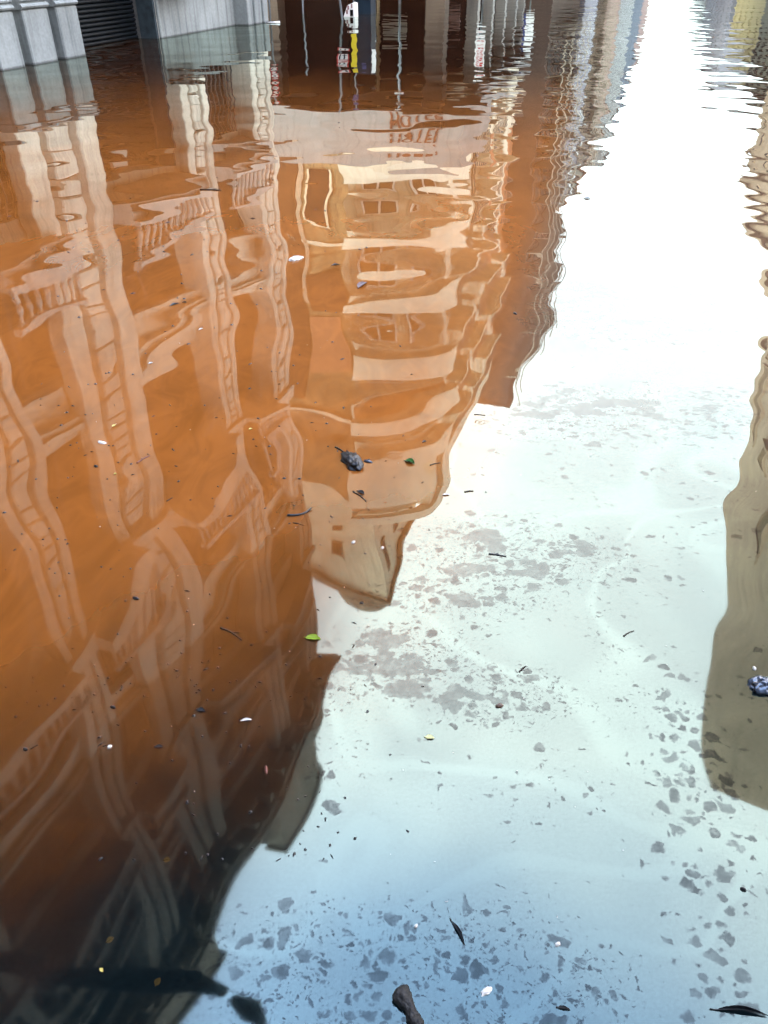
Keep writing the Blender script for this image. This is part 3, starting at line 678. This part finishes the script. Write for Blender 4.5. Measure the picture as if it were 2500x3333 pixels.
# ================================================================== street furniture standing in the flood
def round_sign_post():
    R = thing('sign_post', 'thin steel post with three round no parking signs beside the corner building', 'sign post', UV(22.35, -10.0, 0), -A17)
    MB().tube([(0,0,-1), (0.0,0,0.6), (0.02,0,2.05)], 0.028, 8).build('pole', M['steel'], R)
    for k, z in enumerate((1.17, 1.45, 1.73)):
        d = MB()
        d.add([(0.12*cos(2*pi*i/20), -0.035, 0.13*sin(2*pi*i/20)) for i in range(20)] + [(0.12*cos(2*pi*i/20), -0.03, 0.13*sin(2*pi*i/20)) for i in range(20)],
              [tuple(range(20)), tuple(reversed(range(20,40)))] + [(i,(i+1)%20,20+(i+1)%20,20+i) for i in range(20)])
        o = d.build('round_plate', M['white'], R, (0.02, 0, z))
        ring = MB(); V = []; 
        for i in range(20):
            a = 2*pi*i/20
            V += [(0.128*cos(a), -0.039, 0.138*sin(a)), (0.1*cos(a), -0.039, 0.11*sin(a))]
        ring.add(V, [(2*i, (2*i+2)%40, (2*i+3)%40, 2*i+1) for i in range(20)])
        ring.build('red_rim', M['redp'], o)
        s_ = 1 if k != 1 else -1
        MB().add([(-0.085*s_, -0.040, 0.06), (-0.06*s_, -0.040, 0.085), (0.085*s_, -0.040, -0.06), (0.06*s_, -0.040, -0.085)], [(0,1,2,3)]).build('slash', M['navy'], o)
round_sign_post()
R = thing('bare_post', 'bare thin steel post between the no parking post and the leaning post', 'post', UV(25.3, -10.25, 0), -A17)
MB().tube([(0,0,-1), (0.0,0,0), (0.05,0,1.55)], 0.026, 8).build('pole', M['steel'], R); MB().lathe([(0.035,1.55),(0.05,1.58),(0.03,1.64)], 0.05, 0, 8).build('finial', M['steel'], R)
R = thing('leaning_sign_post', 'leaning steel post with a red rimmed street sign, left of the white box', 'sign post', UV(23.4, -8.34, 0), -A17)
MB().tube([(0.1,0,-1), (0,0,0), (-0.10,0,0.8), (-0.14,0,2.5)], 0.03, 8).build('pole', M['steel'], R)
o = MB().box(-0.16, 0.18, -0.045, -0.035, 0.76, 1.18).build('sign_plate', M['white'], R)
MB().box(-0.165, 0.185, -0.052, -0.046, 1.15, 1.185).box(-0.165, 0.185, -0.052, -0.046, 0.755, 0.79).box(-0.165, -0.13, -0.052, -0.046, 0.79, 1.15).box(0.15, 0.185, -0.052, -0.046, 0.79, 1.15).build('red_rim', M['redp'], o)
MB().box(-0.1, -0.06, -0.052, -0.046, 0.84, 1.1).box(-0.02, 0.12, -0.052, -0.046, 1.06, 1.1).box(0.03, 0.07, -0.052, -0.046, 0.84, 1.06).build('glyphs', M['navy'], o)
R = thing('kiosk_pillar', 'navy blue square kiosk pillar behind the white box', 'pillar', UV(25.9, -8.5, 0), -A17)
MB().box(-0.25, 0.25, -0.25, 0.25, -1, 1.58).build('body', M['navy'], R); MB().box(-0.28, 0.28, -0.28, 0.28, 1.58, 1.64).build('cap', M['navy'], R)
MB().box(0.252, 0.262, -0.2, 0.2, 0.9, 1.5).build('side_poster', M['white'], R); MB().box(-0.05, 0.08, -0.262, -0.252, 1.30, 1.5).build('poster', M['bluep'], R)
MB().box(-0.2, 0.2, -0.258, -0.251, 0.35, 1.1).build('door_panel', M['navy'], R)
R = thing('yellow_sign_pole', 'slim pole carrying a tall yellow panel in front of the navy pillar', 'sign', UV(25.2, -8.62, 0), -A17)
MB().tube([(0,0,-1), (0,0,2.4)], 0.02, 8).build('pole', M['steel'], R); MB().box(-0.08, 0.08, -0.03, -0.021, 0.48, 1.38).build('yellow_panel', M['yellowp'], R)
MB().box(-0.08, 0.09, -0.03, -0.021, 2.15, 2.42).build('small_plate', M['bluep'], R)
# crumpled white printed box and a white plank floating by the posts
R = thing('white_box', 'crumpled white printed carton floating against the navy pillar', 'carton', UV(24.7, -8.55, 0), -A17)
V = [(-0.20,-0.10,-0.05),(0.17,-0.13,-0.05),(0.19,0.12,-0.05),(-0.16,0.14,-0.05),(-0.06,-0.09,0.27),(0.17,-0.10,0.36),(0.19,0.09,0.33),(-0.07,0.10,0.24)]
MB().add(V, [(0,1,5,4),(1,2,6,5),(2,3,7,6),(3,0,4,7),(4,5,6,7)]).build('carton', M['foamw'], R)
MB().box(0.03, 0.12, -0.134, -0.124, 0.02, 0.17).build('torn_opening', M['void'], R)
for z, x0, x1 in ((0.22, -0.05, 0.0), (0.26, 0.06, 0.1), (0.12, -0.09, -0.04)): MB().box(x0, x1, -0.128, -0.118, z-0.05, z+0.05).build('print', M['rose'], R)
tag(MB().tube([(-0.2,0,0.012),(0.05,0,0.015),(0.2,0.0,0.02)], [0.012,0.02,0.03], 8).build('white_strip', M['foamw'], None, UV(21.85, -9.72, 0), -A17), 'white plastic strip floating at the foot of the no parking post', 'plastic strip')
# banners and posts further along the hotel side
def banner(u, v, z0, z1, wd, label, prints, edge=None):
    R = thing('banner_post', label, 'banner', UV(u, v, 0), -A17)
    MB().tube([(0,0,-1), (0,0,z1+0.05)], 0.03, 8).build('pole', M['steel'], R)
    o = MB().box(-wd/2, wd/2, -0.05, -0.032, z0, z1).build('panel', M['white'], R)
    for x0, x1, a, b, mt in prints: MB().box(x0, x1, -0.058, -0.051, a, b).build('print', M[mt], o)
    return R
banner(32, -6.15, 0.85, 2.05, 0.34, 'white banner with red lettering on a thin post before the hotel arcade', [(-0.12,0.12,1.75,1.85,'redp'),(-0.1,-0.02,1.5,1.65,'redp'),(0.02,0.12,1.45,1.66,'redp'),(-0.12,0.1,1.28,1.36,'redp')])
banner(36.5, -5.1, 0.6, 1.7, 0.4, 'white banner with a blue edge beyond the red lettered banner', [(-0.2,-0.12,0.6,1.7,'bluep'),(-0.05,0.1,1.1,1.2,'navy')])
R = thing('lamp_post', 'thin grey lamp post between the hotel columns and the red lettered banner', 'lamp post', UV(31, -8.9, 0), -A17)
MB().tube([(0,0,-1),(0,0,3.0)], 0.045, 8).build('pole', M['steel'], R); MB().lathe([(0.03,3.0),(0.14,3.05),(0.17,3.3),(0.05,3.4)], 0, 0, 12).build('lantern', M['fascia'], R)

# street lamp whose curved arm hangs over the near water (mirrored at the lower left)
R = thing('street_lamp', 'street lamp with thick curved arm, mirrored dark at the lower left', 'street lamp', (-5.2, 4.3, 0), 0)
MB().tube([(0,0,-1),(0,0,3),(0,0,7.0)], [0.11,0.09,0.075], 12).build('pole', M['iron'], R)
MB().tube([(0,0,6.9),(0.3,0,7.6),(1.0,-0.06,7.95),(1.8,-0.12,8.0),(2.5,-0.2,7.98),(3.05,-0.33,7.95),(3.42,-0.55,7.85)], [0.075,0.075,0.085,0.10,0.125,0.12,0.06], 12).build('arm', M['iron'], R)
MB().tube([(3.52,-0.64,7.82),(3.72,-0.78,7.8),(3.86,-0.92,7.78)], [0.05,0.11,0.04], 12).build('lamp_head', M['iron'], R)

# ================================================================== floating litter, each piece where it lies on the water
D = {'black': flat('wet_black_litter', (0.010,0.011,0.013), 0.35, 0.3, 0.4, 60), 'dark': flat('wet_dark_twig', (0.02,0.015,0.011), 0.6, 0.15, 0.4, 80),
     'green': flat('green_leaf', (0.04,0.12,0.025), 0.4, 0.25, 0.35, 50), 'lime': flat('lime_leaf', (0.14,0.21,0.012), 0.45, 0.2, 0.2, 40),
     'white': flat('white_scrap', (0.50,0.49,0.46), 0.7, 0.2, 0.12, 80), 'purple': flat('purple_brown_leaf', (0.06,0.035,0.04), 0.5, 0.4, 0.4, 60),
     'yellow': flat('yellow_leaf', (0.42,0.34,0.08), 0.5, 0.4, 0.15, 60), 'cream': flat('cream_leaf', (0.42,0.42,0.20), 0.5, 0.4, 0.15, 60),
     'red': flat('reddish_twig', (0.10,0.03,0.02), 0.5, 0.4, 0.3, 80), 'redp': M['redp'], 'brown': flat('brown_seed', (0.07,0.04,0.025), 0.5, 0.4, 0.4, 80),
     'greyl': flat('grey_leaf', (0.10,0.11,0.11), 0.5, 0.4, 0.3, 60), 'wrap': flat('dark_wrapper', (0.03,0.04,0.06), 0.2, 0.6, 0.5, 30),
     'char': plaster('charred_bark', (0.012,0.012,0.012), 0.5, rough=0.55, streak=0.0, spec=0.18, scale=30), 'foil': flat('blue_black_foil', (0.02,0.035,0.06), 0.18, 0.8, 0.5, 25)}
LITTER = [
    ('bag', (-0.142, 2.5612), (-0.099, 2.4428), 0.0568, 'crumpled black plastic scrap with glossy folds beside the green curled leaf', 'plastic scrap', 'black'),
    ('stick', (-0.1927, 2.6117), (-0.1416, 2.5522), 0.0085, 'forked dark twig touching the crumpled black plastic scrap', 'twig', 'dark'),
    ('bag', (-0.0784, 2.5121), (-0.045, 2.4989), 0.0142, 'small dark and white wrapper right of the black plastic scrap', 'wrapper', 'wrap'),
    ('leaf', (0.0807, 2.5121), (0.1179, 2.4858), 0.0213, 'curled glossy green leaf right of the black plastic scrap', 'leaf', 'green'),
    ('bent', (-0.3369, 2.1573), (-0.256, 2.1937), 0.0108, 'thick black stick with an upturned end below the black plastic scrap', 'stick', 'black'),
    ('stick', (-0.3136, 2.1146), (-0.2742, 2.1006), 0.0042, 'thin straight dark twig just under the thick black stick', 'twig', 'dark'),
    ('stick', (-0.1108, 2.3001), (-0.0616, 2.2423), 0.0067, 'dark tapering twig leaning below the black plastic scrap', 'twig', 'dark'),
    ('leaf', (-0.0965, 2.3079), (-0.0713, 2.2845), 0.0156, 'shrivelled black leaf tuft beside the tapering twig', 'leaf', 'black'),
    ('leaf', (-0.2252, 1.5673), (-0.1814, 1.56), 0.0212, 'bright yellow green leaf at the edge of the dark water', 'leaf', 'lime'),
    ('stick', (-0.4775, 1.6069), (-0.4051, 1.56), 0.0062, 'dark twig with pale buds left of the bright green leaf', 'twig', 'dark'),
    ('leaf', (-0.3657, 1.2723), (-0.3393, 1.2752), 0.0071, 'white and black feather tip in the dark water', 'feather', 'white'),
    ('leaf', (-0.4871, 1.3087), (-0.4644, 1.3028), 0.0112, 'black pointed leaf on the dark brown water', 'leaf', 'black'),
    ('bag', (-0.715, 1.3198), (-0.7005, 1.3138), 0.008, 'black seed pod on the brown water', 'seed pod', 'black'),
    ('bag', (-0.6851, 1.1887), (-0.6765, 1.196), 0.0076, 'white petal scrap among dark crumbs', 'petal', 'white'),
    ('leaf', (-0.568, 1.1924), (-0.5474, 1.1924), 0.0076, 'dark folded leaf right of the white petal scrap', 'leaf', 'black'),
    ('foam', (-0.6021, 4.8569), (-0.5208, 4.9286), 0.0469, 'white foam chunk floating below the hotel reflection', 'foam chunk', 'white'),
    ('leaf', (-0.1502, 4.3788), (-0.0982, 4.4703), 0.0397, 'purple brown dry leaf floating near the middle', 'leaf', 'purple'),
    ('leaf', (-0.3257, 4.7754), (-0.2764, 4.7869), 0.0173, 'thin black leaf right of the white foam chunk', 'leaf', 'black'),
    ('stick', (-1.5025, 6.6281), (-1.3233, 6.6084), 0.0151, 'flat black stick floating near the barred window reflection', 'stick', 'dark'),
    ('leaf', (-1.1829, 4.103), (-1.1397, 4.1394), 0.0171, 'long black curled leaf on the orange water', 'leaf', 'black'),
    ('leaf', (-1.1265, 4.1578), (-1.1005, 4.1486), 0.012, 'short black leaf tip beside the long curled one', 'leaf', 'black'),
    ('leaf', (-0.9591, 3.7726), (-0.9398, 3.7885), 0.0128, 'small white petal right of the long black leaf', 'petal', 'white'),
    ('leaf', (-1.1214, 3.3713), (-1.1033, 3.3813), 0.0117, 'white petal left of the orange arch reflection', 'petal', 'white'),
    ('leaf', (-1.1235, 2.7717), (-1.1132, 2.7895), 0.0115, 'pale yellow leaf fragment near the left pilaster reflection', 'leaf', 'yellow'),
    ('leaf', (-0.5563, 2.7516), (-0.5419, 2.7566), 0.0114, 'tiny yellow leaf on the reflection beside the corner', 'leaf', 'yellow'),
    ('foam', (-1.1467, 2.654), (-1.1129, 2.6398), 0.0123, 'pair of white foam crumbs near the yellow fragment', 'foam crumb', 'white'),
    ('stick', (-0.95, 2.4945), (-0.9152, 2.5499), 0.0071, 'reddish brown twig lying diagonally on the left water', 'twig', 'red'),
    ('bag', (-1.1078, 2.4771), (-1.0928, 2.4663), 0.0106, 'round black nut below the pale yellow fragment', 'nut', 'black'),
    ('bag', (-0.7661, 1.737), (-0.7462, 1.7288), 0.0112, 'glossy black nut with a pale highlight', 'nut', 'black'),
    ('leaf', (-1.0157, 2.4175), (-1.0082, 2.4238), 0.0081, 'yellow leaf fragment just right of the black nut', 'leaf', 'yellow'),
    ('stick', (-0.778, 2.2423), (-0.7622, 2.2651), 0.0044, 'tiny brown twig in the middle of the left water', 'twig', 'dark'),
    ('leaf', (0.1034, 1.2218), (0.1264, 1.2181), 0.0116, 'pale yellow leaf on the pale blue reflected sky', 'leaf', 'cream'),
    ('stick', (0.3416, 1.9448), (0.3986, 1.9354), 0.007, 'blue black twig floating on the bright sky reflection', 'twig', 'black'),
    ('bag', (0.2923, 1.3188), (0.3121, 1.3228), 0.0113, 'brown seed cluster beside the large grey film patches', 'seed cluster', 'brown'),
    ('stick', (0.3701, 1.4372), (0.3902, 1.4595), 0.0051, 'short dark twig standing out above the film patches', 'twig', 'dark'),
    ('stick', (0.69, 1.5722), (0.7248, 1.5969), 0.0044, 'thin dark twig on the upper right film patch', 'twig', 'dark'),
    ('leaf', (0.1377, 0.7684), (0.16, 0.7218), 0.0049, 'long black grass blade on the blue water', 'grass blade', 'black'),
    ('log', (0.0234, 0.6402), (0.0688, 0.5753), 0.0402, 'charred black wood stick at the bottom edge', 'charred stick', 'char'),
    ('leaf', (0.3244, 0.6108), (0.3477, 0.6066), 0.0046, 'short black grass blade beside a large film hole', 'grass blade', 'black'),
    ('leaf', (0.6197, 0.6066), (0.7127, 0.5954), 0.0051, 'long thin black straw near the bottom right corner', 'straw', 'black'),
    ('bag', (-0.2862, 1.139), (-0.2824, 1.115), 0.0052, 'dark red scrap at the dark reflected edge', 'scrap', 'red'),
    ('bag', (0.7516, 0.8369), (0.7613, 0.8317), 0.0078, 'small black ring of debris among the dense film flakes', 'debris ring', 'black'),
    ('bag', (0.9852, 1.383), (1.0505, 1.3936), 0.0545, 'large crumpled dark blue foil bag at the right edge', 'foil bag', 'foil'),
    ('foam', (1.0189, 1.4572), (1.0187, 1.4438), 0.0085, 'white foam pebble above the dark foil bag', 'foam pebble', 'white'),
    ('foam', (0.184, 0.6328), (0.2051, 0.6445), 0.0093, 'cream foam lump floating right of the charred stick', 'foam lump', 'white'),
    ('foam', (0.0622, 0.7562), (0.0674, 0.7623), 0.005, 'white foam crumb above the charred stick', 'foam crumb', 'white'),
    ('foam', (0.3408, 0.7218), (0.3503, 0.7264), 0.0073, 'white foam crumb in the middle of the blue water', 'foam crumb', 'white'),
    ('stick', (0.3822, 2.8754), (0.4298, 2.8701), 0.0052, 'thin dark twig at the border of the sky reflection', 'twig', 'dark'),
    ('stick', (0.2932, 2.3001), (0.3252, 2.3079), 0.0067, 'dark twig on the tan edge of the hotel reflection', 'twig', 'dark'),
    ('leaf', (0.2136, 2.2806), (0.2384, 2.2845), 0.01, 'white curled petal on the tan reflection', 'petal', 'white'),
    ('leaf', (1.5792, 6.3703), (1.6267, 6.3427), 0.0291, 'grey leaf floating on the white sky reflection', 'leaf', 'greyl'),
    ('bag', (0.7039, 4.0054), (0.717, 3.9794), 0.015, 'black seed beside the brown tower reflection', 'seed', 'black'),
    ('stick', (0.1765, 2.4793), (0.2153, 2.4989), 0.0059, 'dark hooked twig right of the curled green leaf', 'twig', 'dark'),
    ('leaf', (-0.5515, 0.6784), (-0.5439, 0.6729), 0.0054, 'tiny yellow leaf beside the lamp arm reflection', 'leaf', 'yellow'),
    ('leaf', (0.1552, 2.6493), (0.1704, 2.6588), 0.0111, 'black leaf tip on the hotel reflection edge', 'leaf', 'black'),
    ('foam', (-0.1074, 2.0027), (-0.0964, 2.0109), 0.0092, 'white shell crumb on the tan reflection', 'shell crumb', 'white'),
    ('foam', (-0.0101, 1.9735), (0.0, 1.9799), 0.0081, 'white crumb close to the sky edge', 'foam crumb', 'white'),
    ('stick', (-0.6981, 1.1942), (-0.6867, 1.1997), 0.0031, 'brown twig left of the white petal scrap', 'twig', 'dark'),
    ('stick', (-0.8747, 1.1869), (-0.8611, 1.1997), 0.0038, 'dark straw among crumbs at the left', 'straw', 'dark'),
    ('bag', (-0.8918, 1.1878), (-0.8828, 1.1842), 0.0076, 'black nut beside the dark straw at the left', 'nut', 'black'),
]
def crumple(lx, ly, lz, seed, n=22, m=12, folds=0.22):
    b = MB(); V = []; Fc = []
    for i in range(m+1):
        ph = pi*i/m
        for k in range(n):
            th = 2*pi*k/n; d = Vector((sin(ph)*cos(th), sin(ph)*sin(th), cos(ph)))
            r = 1 + folds*noise.noise(d*1.8 + Vector((seed,0,0))) + folds*(0.5-abs(noise.noise(Vector((d.x*3.2,d.y*3.2,d.z*1.5)) + Vector((0,seed,0)))))*1.1
            V.append((d.x*r*lx/2, d.y*r*ly/2, max(-0.15, d.z)*r*lz))
    for i in range(m):
        for k in range(n):
            k2 = (k+1)%n; Fc.append((i*n+k, (i+1)*n+k, (i+1)*n+k2, i*n+k2))
    return b.add(V, Fc)
def leaf_mesh(l, w_, seed, curl):
    b = MB(); nx, ny = 10, 4; V = []; Fc = []; rr = random.Random(seed)
    for i in range(nx+1):
        s = i/nx; hw = w_/2*(sin(pi*s**0.8)**0.8)*(1+0.1*rr.uniform(-1,1)) + 0.0004
        for j in range(ny+1):
            q = j/ny*2-1
            V.append(((s-0.5)*l, q*hw + 0.06*l*sin(pi*s), 0.0012 + curl*l*(0.5*q*q*sin(pi*s) + 0.35*(s-0.45)**2) + 0.0004*rr.random()))
    for i in range(nx):
        for j in range(ny): a = i*(ny+1)+j; Fc.append((a, a+ny+1, a+ny+2, a+1))
    b.add(V, Fc, True)
    b.tube([(-0.5*l-0.12*l, 0, 0.002), (-0.5*l, 0, 0.0018), (0, 0.055*l, 0.0022), (0.45*l, 0.01*l, 0.002)], [0.0012, 0.0011, 0.0009, 0.0004], 5)
    return b
for i, (kind, a, b_, wd, label, cat, col) in enumerate(LITTER):
    ax, ay = a; bx, by = b_; cx, cy = (ax+bx)/2, (ay+by)/2; L_ = math.hypot(bx-ax, by-ay); an = math.atan2(by-ay, bx-ax)
    nm = cat.replace(' ', '_'); rr = random.Random(i*13+1)
    if kind in ('stick', 'bent', 'log'):
        n = 9; pts = []; rad = []
        for k in range(n):
            s = k/(n-1); bend = (0.10*L_*sin(pi*s)*rr.choice((-1,1)) if k == 99 else 0.04*L_*sin(pi*s*1.3)) + rr.uniform(-1,1)*wd*0.15
            zz = wd*0.18
            if kind == 'bent': bend = -0.16*L_*sin(pi*min(1,s*1.02))**1.0; zz += 0.10*L_*max(0, s-0.75)*4*0.5
            r = wd/2*(1-0.35*s)*(1+rr.uniform(-.15,.15))
            if kind == 'log': r = wd/2*(0.62 + 0.45*math.exp(-((s-0.18)/0.16)**2) + rr.uniform(-.05,.05)) * (0.7 if k == 0 else 1); bend = 0.03*L_*sin(pi*s*2)
            pts.append(((s-0.5)*L_, bend, zz)); rad.append(r)
        mb = MB().tube(pts, rad, 12 if kind == 'log' else 7, flat=0.8)
        if kind == 'stick' and L_ > 0.05:
            k = rr.randrange(3, 6); p = pts[k]; s_ = rr.choice((-1,1))
            mb.tube([p, (p[0]+0.14*L_, p[1]+s_*0.09*L_, p[2]+0.002), (p[0]+0.2*L_, p[1]+s_*0.15*L_, p[2]+0.001)], [rad[k]*0.7, rad[k]*0.5, rad[k]*0.3], 5)
        o = mb.build(nm, D[col], None, (cx, cy, 0), an)
        if kind == 'log':
            ms = o.modifiers.new('sub', 'SUBSURF'); ms.levels = 3; ms.render_levels = 3
            tx = bpy.data.textures.new('bark', 'CLOUDS'); tx.noise_scale = 0.012
            md = o.modifiers.new('disp', 'DISPLACE'); md.texture = tx; md.strength = 0.008
    elif kind == 'leaf':
        o = leaf_mesh(L_, wd, i, {'green': 0.5, 'lime': 0.22}.get(col, 0.25)).build(nm, D[col], None, (cx, cy, 0), an)
    elif kind == 'foam':
        o = crumple(L_, max(wd, L_*0.45), max(0.006, wd*0.35), i, 12, 7, 0.3).build(nm, D[col], None, (cx, cy, 0), an)
    else:
        big = wd > 0.03
        o = crumple(max(L_, 0.012), max(wd, 0.008), max(0.006, min(wd, L_)*(0.38 if big else 0.5)), i, 40 if big else 14, 24 if big else 8, 0.45 if big else 0.2).build(nm, D[col], None, (cx, cy, 0), an)
        o.data.polygons.foreach_set('use_smooth', [True]*len(o.data.polygons))
    tag(o, label, cat, 'litter floating on the flood water')
# leaves that have sunk to the shallow bottom
sunk = flat('sunken_orange_leaf', (0.28,0.11,0.03), 0.8, 0.05, 0.2, 40)
for i, (x, y, lb) in enumerate(((-0.486, 0.927, 'sunken orange leaf under the dark water, farthest from the bottom edge'), (-0.564, 0.755, 'sunken orange leaf under the dark water, above the lamp arm reflection'), (-0.447, 0.676, 'sunken orange leaf lying within the lamp arm reflection'))):
    tag(leaf_mesh(0.015, 0.012, 50+i, 0.1).build('sunken_leaf', sunk, None, (x, y, -0.05), 0.6*i), lb, 'leaf', 'sunken leaves')
# countless crumbs of bark, straw and foam
def crumbs(name, n, mat, label, seed, smin, smax, area):
    rr = random.Random(seed); mb = MB()
    for _ in range(n):
        x, y = area(rr); s = rr.uniform(smin, smax)*(0.6+0.25*y); a = rr.uniform(0, pi); e = rr.choice((1, 1, 1.5, 2.5, 5))
        hx, hy = s*e**0.5, s/e**0.5
        V = []
        for k in range(5):
            t_ = 2*pi*k/5 + rr.uniform(-.3,.3); px, py = hx*cos(t_), hy*sin(t_)
            V.append((x+px*cos(a)-py*sin(a), y+px*sin(a)+py*cos(a), 0.0008))
        V.append((x, y, 0.0012+s*0.5))
        mb.add(V, [(k, (k+1)%5, 5) for k in range(5)])
    return tag(mb.build(name, mat), label, None, kind='stuff')
def area_left(rr):
    y = 0.9 + 5.5*rr.random()**1.6; x = -0.62*y + (0.62*y+0.0)*rr.random() + rr.gauss(0, 0.05); return x, y
def area_clump(rr):
    q = rr.choice(((-0.95,1.95,.25,.12),(-0.75,1.45,.25,.05),(-0.55,1.35,.3,.05),(-1.1,2.6,.3,.3),(0.0,2.35,.2,.2),(-0.6,2.1,.3,.3),(-.35,2.9,.3,.4)))
    return rr.gauss(q[0], q[2]), rr.gauss(q[1], q[3])
def area_all(rr):
    y = 0.55 + 3.2*rr.random(); return rr.uniform(-0.5, 0.6)*y, y
crumbs('bark_crumbs', 220, D['black'], 'tiny dark bark crumbs scattered over the brown water', 3, 0.0022, 0.006, area_left)
crumbs('straw_crumbs', 170, D['dark'], 'tiny brown straw crumbs gathered in drifts on the left water', 4, 0.0016, 0.0045, area_clump)
crumbs('foam_crumbs', 60, D['white'], 'tiny white foam crumbs dotted over the water', 5, 0.0008, 0.0018, area_all)
